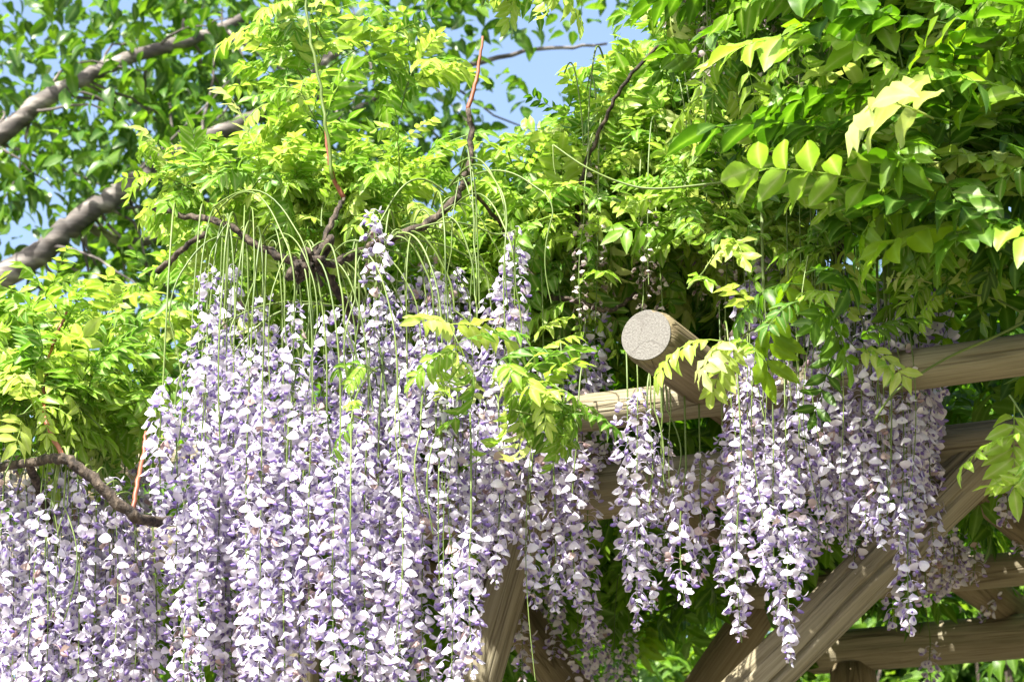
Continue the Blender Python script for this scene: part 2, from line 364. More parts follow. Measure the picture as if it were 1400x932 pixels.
# ------------------------------------------------------------------ the log pergola
PSI = R(25)
Lx = np.array([math.cos(PSI), -math.sin(PSI), 0]); Dx = np.array([math.sin(PSI), math.cos(PSI), 0]); UZ = np.array([0, 0, 1.0])
def log_mesh(length, rad, sides=36, step=0.05, cracks=(), taper=0.0, lump=0.05, seed=0, knots=0, mats=None, swell=()):
    r = np.random.default_rng(seed); n = max(6, int(length/step)); z = np.linspace(0, length, n)
    ang = np.arange(sides)*2*math.pi/sides
    ph = r.uniform(0, 6.28, 6); fr = r.uniform(0.6, 3.0, 6)
    V = np.zeros((n, sides, 3)); rr = np.full((n, sides), rad)
    for k in range(6):
        rr += rad*lump*0.3*np.sin(fr[k]*z[:, None]*2 + ph[k] + (k % 4)*ang[None])
    rr *= (1 - taper*z/length)[:, None]
    for (a0, z0, z1, dep, wd, wig) in cracks:
        ac = a0 + wig*np.sin(z*5+a0) + wig*0.4*np.sin(z*17)
        da = np.abs((ang[None]-ac[:, None]+math.pi) % (2*math.pi)-math.pi)
        env = np.clip(np.minimum((z-z0), (z1-z))/0.12, 0, 1)
        rr -= dep*np.exp(-(da/wd)**2)*env[:, None]
    for _ in range(knots):
        zk, ak = r.uniform(0.1, length-0.1), r.uniform(0, 6.28)
        da = ((ang[None]-ak+math.pi) % (2*math.pi)-math.pi)*rad; dz = (z-zk)[:, None]
        q = (da**2+dz**2)/(0.3*rad)**2; rr += rad*0.12*np.exp(-q) - rad*0.10*np.exp(-q*5)
    for (zk, ak, amp, wd) in swell:
        da = ((ang[None]-ak+math.pi) % (2*math.pi)-math.pi)*rad; dz = (z-zk)[:, None]
        q = (da**2+dz**2)/wd**2; rr += amp*np.exp(-q)
    bx = rad*lump*np.sin(z*1.3+ph[0]); by = rad*lump*np.sin(z*1.7+ph[1])
    V[..., 0] = rr*np.cos(ang)+bx[:, None]; V[..., 1] = rr*np.sin(ang)+by[:, None]; V[..., 2] = z[:, None]
    edge = 0.006
    V[0, :, :2] *= 1-edge/rad; V[-1, :, :2] *= 1-edge/rad
    V = V.reshape(-1, 3); T = []
    i = np.arange(n-1)[:, None]*sides; k = np.arange(sides)[None]; k2 = (k+1) % sides
    T = np.concatenate([np.stack([i+k, i+k2, i+sides+k2], -1).reshape(-1, 3), np.stack([i+k, i+sides+k2, i+sides+k], -1).reshape(-1, 3)])
    c0, c1 = len(V), len(V)+1; e0 = V[:sides].mean(0); e1 = V[-sides:].mean(0)
    V = np.concatenate([V, [e0], [e1]]); e = (n-1)*sides
    T = np.concatenate([T, [(c0, (q+1) % sides, q) for q in range(sides)], [(c1, e+q, e+(q+1) % sides) for q in range(sides)]])
    return V, T
def log_frame(a, b):
    z = Vector(b)-Vector(a); z.normalize(); x = Vector((0, 0, 1)).cross(z)
    if x.length < 1e-3: x = Vector((1, 0, 0))
    x.normalize(); y = z.cross(x)
    return Matrix(((x.x, y.x, z.x, a[0]), (x.y, y.y, z.y, a[1]), (x.z, y.z, z.z, a[2]), (0, 0, 0, 1)))
def add_log(name, parent, a, b, rad, m, label=None, end=False, **kw):
    ln = float(np.linalg.norm(np.asarray(b)-np.asarray(a))); V, T = log_mesh(ln, rad, **kw)
    o = link(name, mesh_from(name, V, T, [m]), parent); place(o, log_frame(a, b))
    if label: o['label'] = label
    if end:
        s = kw.get('sides', 36); rim = V[:s].copy(); c = rim.mean(0); rim2 = c + (rim-c)*0.985
        rim2[:, 2] = -0.004; rimb = rim2.copy(); rimb[:, 2] = 0.003; EV = np.concatenate([rim2, rimb, [c + np.array([0, 0, -0.004])]])
        ET = [(2*s, (q+1) % s, q) for q in range(s)] + [t for q in range(s) for t in ((q, (q+1) % s, s+(q+1) % s), (q, s+(q+1) % s, s+q))]
        e = link('cut_end', mesh_from('cut_end', EV, ET, [M_END], smooth=False), o)
    return o
A0 = P(985, 538, 5.06); B0 = P(1000, 655, 5.60); C0 = P(1300, 785, 6.85); E0 = P(1300, 876, 7.5)
peg = thing('log_pergola', 'weathered round-log pergola with sawn rafter end and diagonal braces carrying the wisteria', 'pergola', tuple(B0*np.array([1, 1, 0])))
add_log('purlin', peg, A0-Lx*3.2, A0+Lx*1.7, 0.043, M_WOOD, seed=1, knots=5, lump=0.08)
add_log('girder', peg, B0-Lx*3.4, B0+Lx*1.9, 0.066, M_WOOD, seed=2, knots=7, lump=0.06, cracks=((3.6, 0.3, 4.9, 0.007, 0.10, 0.1), (2.6, 2.5, 5.2, 0.008, 0.10, 0.12)))
add_log('purlin', peg, C0-Lx*0.62, C0+Lx*1.5, 0.050, M_WOOD, seed=3, knots=5, lump=0.08)
add_log('girder', peg, E0-Lx*0.62, E0+Lx*1.6, 0.068, M_WOOD, seed=4, knots=6, cracks=((3.2, 0.1, 2.1, 0.008, 0.1, 0.1),))
Rf = P(884, 459, 4.75)
add_log('rafter', peg, Rf, Rf+Dx*4.9, 0.061, M_WOOD2, end=True, seed=6, sides=56, step=0.03, knots=5, lump=0.03, cracks=((1.9, -0.1, 3.0, 0.010, 0.06, 0.05), (4.4, 0.1, 2.0, 0.006, 0.06, 0.05)))
for i, off in enumerate((-2.9, -2.4, -1.9, -1.4, -0.95, -0.5, 0.30, 0.75, 1.2)):
    a = Rf + Lx*off + Dx*(0.42 + 0.1*math.sin(i*2.3)); add_log('rafter', peg, a, a+Dx*(4.4 if off > 0.1 else 1.35), 0.05, M_WOOD2, seed=20+i, sides=20, step=0.12, knots=3)
# raking braces in front of the girder
b_top = P(1345, 628, 5.34); b_low = P(1030, 940, 5.34); dirb = (b_low-b_top); dirb /= np.linalg.norm(dirb)
b_end = b_top + dirb*((b_top[2]-0.0)/-dirb[2])
add_log('brace', peg, b_top - dirb*0.02, b_end - dirb*0.03, 0.060, M_WOOD, seed=7, sides=110, step=0.02, knots=14, lump=0.06, cracks=((-0.40, 0.10, 3.2, 0.020, 0.075, 0.13), (0.55, -0.1, 1.0, 0.008, 0.06, 0.08), (-1.1, 0.2, 2.5, 0.010, 0.06, 0.1)), swell=((0.30, -0.75, 0.012, 0.05), (0.42, -0.1, 0.007, 0.022)))
s_top = P(728, 676, 5.62); s_low = P(654, 940, 5.62); ds = s_low-s_top; ds /= np.linalg.norm(ds)
add_log('brace', peg, s_top - ds*0.05, s_top + ds*(s_top[2]/-ds[2]-0.03), 0.050, M_WOOD, seed=8, sides=48, step=0.03, knots=6, lump=0.05, cracks=((1.2, 0.1, 3.2, 0.01, 0.06, 0.1), (-1.0, 0.0, 3.0, 0.008, 0.06, 0.1)))
def to_ground(a, b):
    d = np.asarray(b)-np.asarray(a); return np.asarray(a)+d*((a[2]-0.02)/-d[2])
for q, (a, b) in enumerate(((P(655, 770, 6.9), P(772, 932, 6.75)), (P(1062, 800, 7.2), P(975, 925, 7.2)))):
    add_log('brace', peg, a, to_ground(a, b), 0.062, M_WOOD2, seed=30+q, sides=24, step=0.08)
for q, off in enumerate((-1.2, -3.2, 1.5)):
    t = B0+Lx*off-UZ*0.05; add_log('post', peg, (t[0], t[1], -0.1), tuple(t), 0.07, M_WOOD, seed=40+q, sides=24, step=0.08)
pe = P(1165, 890, 7.65)
ke = E0 + Lx*np.dot(pe-E0, Lx) - UZ*0.05; add_log('post', peg, (ke[0], ke[1], -0.1), tuple(ke), 0.075, M_WOOD2, seed=45, sides=32, step=0.06, knots=8)

# ------------------------------------------------------------------ wisteria
class Vine:
    def __init__(s, label, base):
        s.root = thing('wisteria_vine', label, 'wisteria', base, 'wisteria vines on the log pergola')
        s.leaves = []; s.racemes = []; s.shoots = Bag()
    def branch(s, pts, rad, m=None, sides=9, knob=0.11, name='branch', n=8, wob=0.0022):
        path = smooth_path(pts, n); path[1:-1] += rng.normal(size=path[1:-1].shape)*wob
        V, T = tube(path, rad, sides, knob)
        return link(name, mesh_from(name, V, T, [m or M_BARK]), s.root)
    def leaf(s, p, t, up, sc=1.0, lib=LEAF, m=None): s.leaves.append((np.asarray(p, float), np.asarray(t, float), np.asarray(up, float), sc, lib, m or M_YOUNG))
    def shoot(s, p, d, length, nl=6, sc=1.0, m=None, bend=-0.4, tip=True, rad=0.0022, mature=0.0):
        """a young stem with alternate compound leaves"""
        d = np.asarray(d, float)/np.linalg.norm(d); pts = [np.asarray(p, float)]; k = 8
        side = rand_unit(1)[0]*0.25
        for i in range(k):
            d = d + (np.array([0, 0, bend]) + side)*(1.0/k)*0.6 + rng.normal(size=3)*0.05; d /= np.linalg.norm(d); pts.append(pts[-1]+d*length/k)
        pts = np.array(pts); V, T = tube(pts, [rad, rad*0.5], 4, cap=False); s.shoots.add(V, T)
        ga = rng.uniform(0, 6.28)
        for j in range(nl):
            f = (j+0.5)/nl*k; i = min(int(f), k-1); q = pts[i]*(1-(f-i))+pts[i+1]*(f-i); tg = pts[i+1]-pts[i]; tg /= np.linalg.norm(tg)
            ga += 2.4 + rng.uniform(-0.4, 0.4)
            x = np.cross(tg, [0.2, 0.1, 1]); x /= np.linalg.norm(x)+1e-9; y = np.cross(tg, x)
            out = x*math.cos(ga)+y*math.sin(ga); dr = out*0.9 + tg*0.45 + np.array([0, 0, 0.1])
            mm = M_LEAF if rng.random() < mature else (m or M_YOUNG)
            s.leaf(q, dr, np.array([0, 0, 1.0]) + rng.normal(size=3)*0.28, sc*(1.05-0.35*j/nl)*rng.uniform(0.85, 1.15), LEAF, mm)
        if tip:
            for _ in range(2): s.leaf(pts[-1], d + rng.normal(size=3)*0.4, np.array([0, 0, 1.0])+rng.normal(size=3)*0.5, rng.uniform(0.8, 1.3), YTIP, M_YOUNG)
    def spray(s, poly, Y, n, length=(0.18, 0.4), sc=(0.85, 1.1), bias=(0, -0.3, 0.5), mature=0.0, nl=(4, 7), bend=-0.5, slope=0.0):
        """shoots through a volume: outline poly as seen, depth range Y"""
        poly = np.array(poly, float); lo = poly.min(0); hi = poly.max(0); k = 0
        while k < n:
            x, y = rng.uniform(lo[0], hi[0]), rng.uniform(lo[1], hi[1])
            if not inside(poly, x, y): continue
            d = np.array(bias) + rng.normal(size=3)*0.55
            s.shoot(P(x, y, rng.uniform(*Y) + slope*(hi[1]-y)/100), d, rng.uniform(*length), int(rng.integers(*nl)), rng.uniform(*sc), bend=bend, mature=mature); k += 1
    def finish(s, cap=300):
        me = None
        if s.shoots.n: link('shoots', s.shoots.mesh('shoots', [M_STALK]), s.root, 'stuff')
        # the leaves that show largest become objects of their own, the rest one mass
        P0 = np.array([l[0] for l in s.leaves]); x, y, f = proj(P0)
        vis = (x > -60) & (x < 1460) & (y > -60) & (y < 990)
        sz = np.array([l[3]*(1 if l[4] is LEAF else 1.5 if l[4] is BIGL else 0.4) for l in s.leaves])/f*vis
        order = np.argsort(-sz); pick = set(int(i) for i in order[:cap] if vis[i])
        rest = {}
        for i, (p, t, up, sc, lib, m) in enumerate(s.leaves):
            v = int(rng.integers(len(lib)))
            Fm = frames(t[None], up[None])[0]*sc
            if i in pick:
                o = link('leaf', leaf_me(lib, v, m), s.root)
                M = Matrix([[*Fm[r_], p[r_]] for r_ in range(3)] + [[0, 0, 0, 1]]); place(o, M)
            else: rest.setdefault((id(lib), v, m.name), (lib, v, m, [], []))[3].append(Fm); 
            if i not in pick: rest[(id(lib), v, m.name)][4].append(p)
        bags = {}
        for (lib, v, m, Fs, ps) in rest.values():
            b = bags.setdefault(m.name, (m, Bag()))[1]
            V, T, at = scatter(lib[v], np.array(Fs), np.array(ps), rng.random(len(ps))); b.add(V, T, **at)
        for m, b in bags.values(): link('foliage', b.mesh('foliage', [m]), s.root, 'stuff')
        # racemes: blossoms of the ones nearest the viewer are objects of their own
        order = sorted(range(len(s.racemes)), key=lambda i: s.racemes[i]['key']); left = 300
        for i in order:
            rc = s.racemes[i]; n = len(rc['loc'])
            o = link(rc['name'], mesh_from(rc['name'], rc['V'], rc['T'], [M_STALK]), s.root)
            if n == 0: continue
            which = rng.integers(0, len(BLOS), n)
            if n <= left and rc['single']:
                left -= n
                for j in range(n):
                    c = link('blossom', BLOS_ME[which[j]], o); Fm = rc['F'][j]; p = rc['loc'][j]
                    place(c, Matrix([[*Fm[r_], p[r_]] for r_ in range(3)] + [[0, 0, 0, 1]]))
            else:
                b = Bag()
                for v in range(len(BLOS)):
                    k = which == v
                    if k.any():
                        V, T, at = scatter(BLOS[v], rc['F'][k], rc['loc'][k], rng.random(int(k.sum()))); b.add(V, T, **at)
                link('blossoms', b.mesh('blossoms', [rc['mat']]), o, 'stuff')
    def raceme(s, hang, top, tip, Y, attach=None, dens=1.75, wid=1.0, single=True, m=None, name='raceme', arch=0.05, sz=1.0, bare=False):
        """hang: px x of the plumb line, top/tip: px y where bloom starts/ends, Y: distance; attach: world point of the joint"""
        p_top = P(hang, top, Y); p_tip = P(hang + rng.uniform(-5, 5), tip, Y); p_tip = np.array([p_top[0]+(p_tip[0]-p_top[0])*0.8, Y, p_tip[2]])
        if attach is None: attach = p_top + np.array([rng.uniform(-.05, .05), rng.uniform(0.0, 0.12), rng.uniform(0.12, 0.25)])
        attach = np.asarray(attach, float)
        v = p_top-attach; h = np.array([v[0], v[1], 0])
        sw = rng.normal(size=3)*(0.016 if bare else 0.008); sw[2] = 0; path = []
        for q in np.arange(18)/18.0:
            hz = 1-(1-q)**2.0; path.append(attach + h*hz + np.array([0, 0, v[2]*q**1.8 + arch*math.sin(math.pi*min(1.0, q*1.7))*(1-q)]))
        for q in np.linspace(0, 1, 13): path.append(p_top + (p_tip-p_top)*q + sw*math.sin(math.pi*q))
        path = np.array(path)
        V, T = tube(path, np.array([0.0022, 0.0019, 0.0012])*rng.uniform(0.75, 1.25), 5, cap=False)
        n0 = 18; axis = path[n0:]; seg = np.linalg.norm(np.diff(axis, axis=0), axis=1); cum = np.concatenate([[0], np.cumsum(seg)]); L = cum[-1]
        n = 0 if bare else int(L*100*dens)
        loc = np.zeros((0, 3)); F = np.zeros((0, 3, 3))
        if n:
            sfr = (np.arange(n)+rng.uniform(-.3, .3, n))/n; sfr = np.clip(sfr, 0, 1)
            q = np.stack([np.interp(sfr*L, cum, axis[:, c]) for c in range(3)], 1)
            ga = np.arange(n)*2.39996 + rng.normal(size=n)*0.35
            prof = np.clip(0.55 + 2.2*sfr, 0, 1)*np.clip((1.06-sfr)*2.6, 0.25, 1)
            scl = sz*np.clip((1.04-sfr)*3.4+0.35, 0.55, 1.0)*rng.uniform(0.85, 1.12, n)*np.clip(0.7+1.6*sfr, 0, 1)
            r = (0.019 + 0.012*rng.random(n))*wid*prof
            # pedicels of the upper flowers spread, those near the tip hang
            out = np.stack([np.cos(ga), np.sin(ga), np.zeros(n)], 1)
            loc = q + out*r[:, None] + np.array([0, 0, -1])*(r*0.35*rng.random(n))[:, None]
            t = out + rng.normal(size=(n, 3))*0.22; t[:, 2] -= 0.1
            F = frames(t, np.array([0, 0, 1.0])+rng.normal(size=(n, 3))*0.25)*scl[:, None, None]
            keep = rng.random(n) > 0.06
            loc, F = loc[keep], F[keep]
        s.racemes.append(dict(V=V, T=T, loc=loc, F=F, key=Y, single=single and m is None, mat=m or M_PETAL, name=name))
def inside(poly, x, y):
    c = False; j = len(poly)-1
    for i in range(len(poly)):
        if (poly[i][1] > y) != (poly[j][1] > y) and x < (poly[j][0]-poly[i][0])*(y-poly[i][1])/(poly[j][1]-poly[i][1])+poly[i][0]: c = not c
        j = i
    return c
def along(pts, f):
    path = smooth_path(pts, 8); i = f*(len(path)-1); k = min(int(i), len(path)-2); return path[k]*(1-(i-k))+path[k+1]*(i-k)
def ground_pt(off, d=0.0):
    t = B0+Lx*off+Dx*d; return (float(t[0]), float(t[1]), 0.0)

# --- vine 1: left
bl = ground_pt(-3.15, -0.12)
v1 = Vine('wisteria vine with glowing yellow-green leaves and a forked brown stem under the cherry limb', bl)
stem1 = [P(-60, 655, 5.2), P(40, 632, 5.0), P(88, 628, 4.91), P(128, 655, 4.9), P(170, 695, 4.9), P(215, 712, 4.98), P(330, 715, 5.4)]
v1.branch([bl, np.array(bl)+[0.05, -0.03, 1.0], np.array(bl)+[0.1, 0.02, 2.0], P(-170, 700, 5.4), stem1[0]], [0.03, 0.024, 0.018], name='trunk', n=10)
v1.branch(stem1, [0.009, 0.012, 0.011], n=6)
v1.branch([P(182, 698, 4.91), P(188, 660, 4.93), P(196, 620, 4.98), P(200, 590, 5.0)], [0.006, 0.004], M_RED, 6, 0.03, wob=0.0008)
v1.branch([P(88, 628, 4.91), P(60, 560, 5.0), P(70, 480, 5.15), P(95, 420, 5.2)], [0.006, 0.003], M_RED, 6, 0.03, wob=0.0008)
v1.branch([P(125, 900, 5.35), P(108, 870, 5.3), P(70, 858, 5.3), P(20, 900, 5.3)], [0.012, 0.016, 0.012])
v1.branch([P(40, 632, 5.0), P(70, 720, 5.25), P(108, 870, 5.3)], [0.010, 0.012])
left_poly = [(-80, 490), (40, 470), (130, 480), (180, 520), (190, 570), (150, 600), (60, 610), (-80, 610)]
v1.spray(left_poly, (4.9, 5.2), 48, (0.06, 0.17), (0.62, 0.85), (0.1, -0.2, 0.45), slope=0.3)
for hx, ht, tp, Y in ((8, 660, 1010, 5.0), (32, 640, 960, 5.1), (58, 660, 1000, 4.95), (84, 640, 965, 5.15), (108, 645, 1020, 5.0), (132, 670, 985, 5.1), (158, 650, 930, 4.98), (182, 690, 990, 5.05), (203, 705, 1000, 5.12),
                      (20, 700, 1040, 5.25), (70, 690, 1030, 5.3), (120, 720, 1050, 5.3), (170, 740, 1040, 5.28), (-15, 640, 980, 5.1), (45, 820, 1090, 5.02), (95, 800, 1080, 5.2), (145, 830, 1090, 5.1), (195, 800, 1060, 5.2)):
    f = np.clip((hx+60)/390, 0, 1); v1.raceme(hx+rng.uniform(-5, 5), ht+rng.uniform(-12, 12), tp, Y, along(stem1, f*0.9)+[0, 0, 0.005], arch=0.04)
for k in range(5):
    hx = rng.uniform(60, 130); v1.raceme(hx, 690, rng.uniform(800, 930), 4.95, along(stem1, 0.35)+[0, 0, .005], bare=True, name='flower_stalk', arch=0.05)

for k in range(18): hx = k*13-10+rng.uniform(-5, 5); ht = rng.uniform(600, 690); v1.raceme(hx, ht, ht+rng.uniform(280, 420), rng.uniform(5.25, 5.5), None, dens=1.7, single=False)

# --- vine 2: the densest curtain, arching bare branch
bm = ground_pt(-1.5, -0.16)
v2 = Vine('wisteria vine with the densest curtain of lavender racemes below a knotted arching bare branch', bm)
arch = [P(210, 285, 5.15), P(262, 296, 5.05), P(305, 305, 4.98), P(350, 333, 4.95), P(395, 355, 4.92), P(432, 362, 4.9), P(480, 350, 4.9), P(535, 326, 4.92), P(585, 305, 4.95), P(620, 275, 5.0), P(636, 240, 5.02), P(645, 200, 5.05), P(640, 150, 5.05)]
v2.branch(arch, [0.006, 0.008, 0.010, 0.009, 0.008, 0.006], n=6)
v2.branch([P(640, 152, 5.05), P(652, 105, 5.05), P(660, 50, 5.05)], [0.006, 0.003], M_RED, 6, 0.03, 'red_shoot', wob=0.0008)
v2.branch([P(470, 270, 5.0), P(452, 230, 4.98), P(444, 160, 4.97)], [0.006, 0.0035], M_RED, 6, 0.03, 'red_shoot', wob=0.0008)
v2.branch([P(432, 362, 4.9), P(455, 300, 4.95), P(470, 270, 5.0)], [0.007, 0.005])
v2.branch([P(455, 245, 4.97), P(440, 130, 4.95), P(420, 20, 4.95), P(424, -60, 4.95)], [0.0045, 0.003], M_STALK, 6, 0.02, 'green_shoot')
v2.branch([P(215, 372, 5.1), P(245, 345, 5.05), P(280, 318, 5.0)], [0.007, 0.006])
for k in range(7):      # the gnarled knot
    a = P(432+rng.uniform(-14, 14), 362+rng.uniform(-14, 10), 4.9+rng.uniform(-.03, .03)); v2.branch([a, a+rng.normal(size=3)*0.02, a+rng.normal(size=3)*0.035], [0.012, 0.006], sides=6, knob=0.25, name='knot', n=3)
low_arm = [P(440, 365, 4.92), P(500, 460, 5.1), P(560, 555, 5.25), P(600, 575, 5.3), P(660, 590, 5.4)]
v2.branch([bm, np.array(bm)+[0.04, -0.02, 1.1], np.array(bm)+[0.0, 0.03, 2.3], P(520, 700, 5.6), P(560, 610, 5.4), P(575, 565, 5.28)], [0.04, 0.03, 0.018], name='trunk', n=10)
v2.branch(low_arm, [0.008, 0.012, 0.012], knob=0.12)
v2.branch([P(640, 250, 5.02), P(700, 330, 5.2), P(740, 398, 5.25), P(790, 412, 5.2), P(835, 424, 5.2), P(870, 400, 5.25)], [0.004, 0.006, 0.006, 0.004], knob=0.12)
rows = [  # hang, top, tip, distance
 (222, 520, 705, 4.86), (240, 560, 800, 4.92), (262, 470, 860, 4.95), (285, 375, 720, 4.90), (296, 430, 830, 4.97), (275, 620, 930, 4.88), (250, 690, 1000, 5.0), (318, 470, 690, 4.9), (300, 660, 900, 5.05),
 (345, 480, 880, 4.86), (335, 560, 960, 4.95), (362, 540, 980, 4.82), (382, 470, 900, 4.92), (405, 410, 820, 4.86), (415, 520, 970, 4.95), (395, 640, 1010, 4.85), (430, 570, 900, 4.83), (350, 720, 1020, 4.9),
 (448, 560, 960, 4.87), (468, 600, 1000, 4.80), (488, 480, 930, 4.93), (505, 560, 980, 4.84), (520, 640, 1040, 4.88), (512, 290, 470, 4.86), (497, 420, 700, 4.95), (540, 530, 960, 4.80), (556, 470, 800, 4.90), (535, 720, 1030, 4.9),
 (575, 470, 760, 4.86), (590, 640, 1000, 4.95), (604, 480, 700, 4.82), (612, 690, 1000, 4.86), (626, 600, 930, 4.9), (640, 720, 925, 4.80), (655, 560, 820, 4.95), (600, 370, 560, 5.05), (622, 360, 600, 5.1), (640, 420, 720, 5.05), (585, 350, 520, 5.1),
 (672, 400, 640, 5.0), (690, 380, 700, 4.98), (706, 310, 470, 4.95), (712, 430, 640, 5.02), (684, 560, 800, 4.9), (668, 560, 790, 5.0), (705, 600, 740, 5.05),
 (735, 560, 830, 5.0), (752, 590, 835, 5.05), (770, 560, 800, 5.1), (788, 600, 835, 5.05), (770, 470, 700, 5.2), (800, 470, 690, 5.25), (808, 640, 880, 5.3), (740, 480, 660, 5.15),
 (320, 360, 520, 5.1), (360, 400, 640, 5.1), (440, 420, 640, 5.1), (470, 400, 640, 5.1), (530, 400, 620, 5.1), (560, 380, 600, 5.12)]
for hx, ht, tp, Y in rows:
    if hx < 725:
        f = np.clip((hx-215)/480, 0, 1)*0.72; f = 0.36 + (f-0.36)*rng.uniform(0.5, 1.0)
        at_ = along(arch, float(np.clip(f, 0.02, 0.8))) if ht < 545 or rng.random() < 0.75 else along(low_arm, float(np.clip((hx-440)/220, 0.15, 0.95)))
        if hx > 560 and ht > 545: at_ = along(low_arm, float(np.clip((hx-440)/220, 0.3, 0.98)))
    else: at_ = None
    v2.raceme(hx+rng.uniform(-4, 4), ht+rng.uniform(-10, 10), tp, Y, at_, arch=rng.uniform(0.02, 0.07), dens=2.0)
for k in range(30):     # second layer, further in
    hx = rng.uniform(215, 690); ht = rng.uniform(440, 720 if hx < 590 else 520); v2.raceme(hx, ht, ht+rng.uniform(240, 420 if hx < 590 else 260), rng.uniform(5.05, 5.3), None, dens=1.6, single=False)
for k in range(38):     # bare stalks whose flowers have fallen
    f = rng.uniform(0.12, 0.85); a = along(arch, f); x, y, _ = proj(a); hx = x + rng.normal()*70; a = a + rng.normal(size=3)*[0.03, 0.02, 0.012]
    v2.raceme(float(hx), float(y)+rng.uniform(50, 110), float(y)+rng.uniform(130, 330), 4.86+rng.uniform(-.08, .12), a, bare=True, name='flower_stalk', arch=rng.uniform(0.02, 0.07))
for hx, tp, Y in ((602, 800, 4.82), (612, 860, 4.8), (622, 780, 4.83), (596, 730, 4.8), (540, 900, 4.75), (575, 700, 4.78), (728, 930, 4.9), (480, 800, 4.74)):
    v2.raceme(hx, 590, tp, Y, along(low_arm, 0.7 if hx > 560 else 0.5), bare=True, name='flower_stalk', arch=0.05)
mid_poly = [(270, 235), (370, 190), (400, 60), (480, 30), (560, 90), (620, 190), (560, 245), (380, 255)]
v2.spray(mid_poly, (5.02, 5.3), 13, (0.1, 0.25), (0.62, 0.85), (0.0, -0.15, 0.75), nl=(3, 6), slope=0.15)
v2.spray([(235, 255), (330, 245), (470, 275), (560, 255), (620, 240), (560, 290), (470, 320), (330, 300), (240, 280)], (5.03, 5.3), 30, (0.05, 0.13), (0.5, 0.75), (0.0, -0.3, 0.5))
v2.spray([(640, -40), (720, -40), (705, 40), (670, 60)], (4.95, 5.25), 9, (0.08, 0.16), (0.6, 0.75), (0.0, -0.1, 0.8))
v2.spray([(260, 400), (740, 380), (740, 480), (240, 490)], (5.5, 6.1), 85, (0.1, 0.22), (0.7, 0.95), (0.0, -0.1, 0.5))
for (x, y, Y, dx, dz, nl) in ((608, 440, 4.78, 0.35, -0.55, 6), (690, 520, 4.8, 0.7, -0.45, 7), (660, 500, 4.8, 0.6, -0.2, 6), (700, 560, 4.82, 0.8, -0.35, 5), (515, 508, 4.78, -0.35, 0.15, 2), (500, 575, 4.76, -0.5, 0.1, 2)):
    v2.shoot(P(x, y, Y), (dx, -0.25, dz), 0.11 if nl > 2 else 0.04, nl, 0.62 if nl > 2 else 0.4, bend=-0.2, tip=nl > 2)

# --- vine 3: middle mass round the sawn rafter end
bc = tuple(P(668, 900, 6.1)*np.array([1, 1, 0]))
v3 = Vine('wisteria vine heaped in yellow-green leaves over the sawn rafter end', bc)
v3.branch([bc, np.array(bc)+[0.03, 0, 1.2], np.array(bc)+[0, 0.05, 2.4], np.array(bc)+[0.03, -0.2, 3.2], P(800, 420, 5.6), P(795, 385, 5.3)], [0.03, 0.02, 0.01], name='trunk', n=10)
v3.branch([P(795, 390, 5.25), P(792, 340, 5.2), P(790, 270, 5.15), P(815, 190, 5.1), P(850, 120, 5.05), P(905, 60, 5.0), P(960, 40, 5.0)], [0.006, 0.004], sides=6, knob=0.05)
v3.branch([P(756, 198, 4.85), P(800, 228, 4.83), P(850, 250, 4.82), P(900, 258, 4.8), P(1000, 248, 4.78), P(1090, 238, 4.76), P(1190, 234, 4.76), P(1290, 243, 4.78)], [0.0022, 0.0028], M_STALK, 6, 0.0, 'tendril', wob=0.0)
v3.branch([P(756, 198, 4.85), P(757, 225, 4.85), P(760, 240, 4.85)], [0.002, 0.001], M_STALK, 5, 0.0, 'tendril', wob=0)
cen_poly = [(690, 250), (760, 235), (840, 210), (930, 200), (1010, 250), (1050, 300), (1050, 350), (960, 345), (860, 335), (760, 350), (700, 340)]
v3.spray([(690, 350), (800, 340), (1000, 340), (1060, 350), (1050, 390), (900, 400), (760, 400), (690, 420)], (5.45, 6.0), 46, (0.08, 0.2), (0.7, 0.95), (0.0, -0.2, 0.4), mature=0.1)
v3.spray(cen_poly, (4.95, 5.35), 84, (0.07, 0.2), (0.6, 0.85), (0.05, -0.25, 0.5), mature=0.05, slope=0.38)
v3.spray([(840, 170), (890, 120), (960, 70), (1000, 120), (940, 220), (860, 230)], (5.3, 5.6), 24, (0.07, 0.18), (0.65, 0.85), (-0.1, -0.2, 0.6), slope=0.3)
v3.spray([(940, 350), (1000, 340), (1060, 340), (1050, 365), (980, 370)], (4.9, 5.1), 6, (0.06, 0.12), (0.5, 0.65), (0.1, -0.2, 0.4))
for (x, y, Y, dx, dz, nl) in ((940, 395, 4.75, 0.3, 0.3, 3),):
    v3.shoot(P(x, y, Y), (dx, -0.2, dz), 0.1, nl, 0.5, bend=-0.3)
v3.leaf(P(985, 466, 4.60), np.array([-0.9, -0.12, -0.10]), np.array([0.05, -0.45, 0.85]), 0.68)
for hx, ht, tp, Y in ((858, 545, 800, 4.98), (872, 530, 862, 4.94), (890, 560, 838, 5.0), (905, 600, 780, 5.06), (938, 640, 830, 4.98), (957, 620, 800, 5.04), (1008, 500, 700, 5.0), (825, 500, 640, 5.3), (815, 420, 540, 5.3), (1022, 470, 640, 4.95)):
    v3.raceme(hx, ht, tp, Y, P(hx+rng.uniform(-15, 20), 470 if hx > 840 else 400, Y+rng.uniform(0.05, 0.3)), arch=0.01, dens=1.7)
for k in range(5): v3.raceme(rng.uniform(850, 950), 560, rng.uniform(640, 700), 4.97, P(900, 500, 5.05), bare=True, name='flower_stalk', arch=0.0)
for k in range(26):   # old clusters among the leaves, mostly in shade
    hx = rng.uniform(780, 1010); ht = rng.uniform(180, 360); v3.raceme(hx, ht, ht+rng.uniform(60, 150), rng.uniform(5.0, 5.4), None, dens=0.9, single=False, m=M_FADED, sz=0.6, name='withered_raceme', wid=0.7)

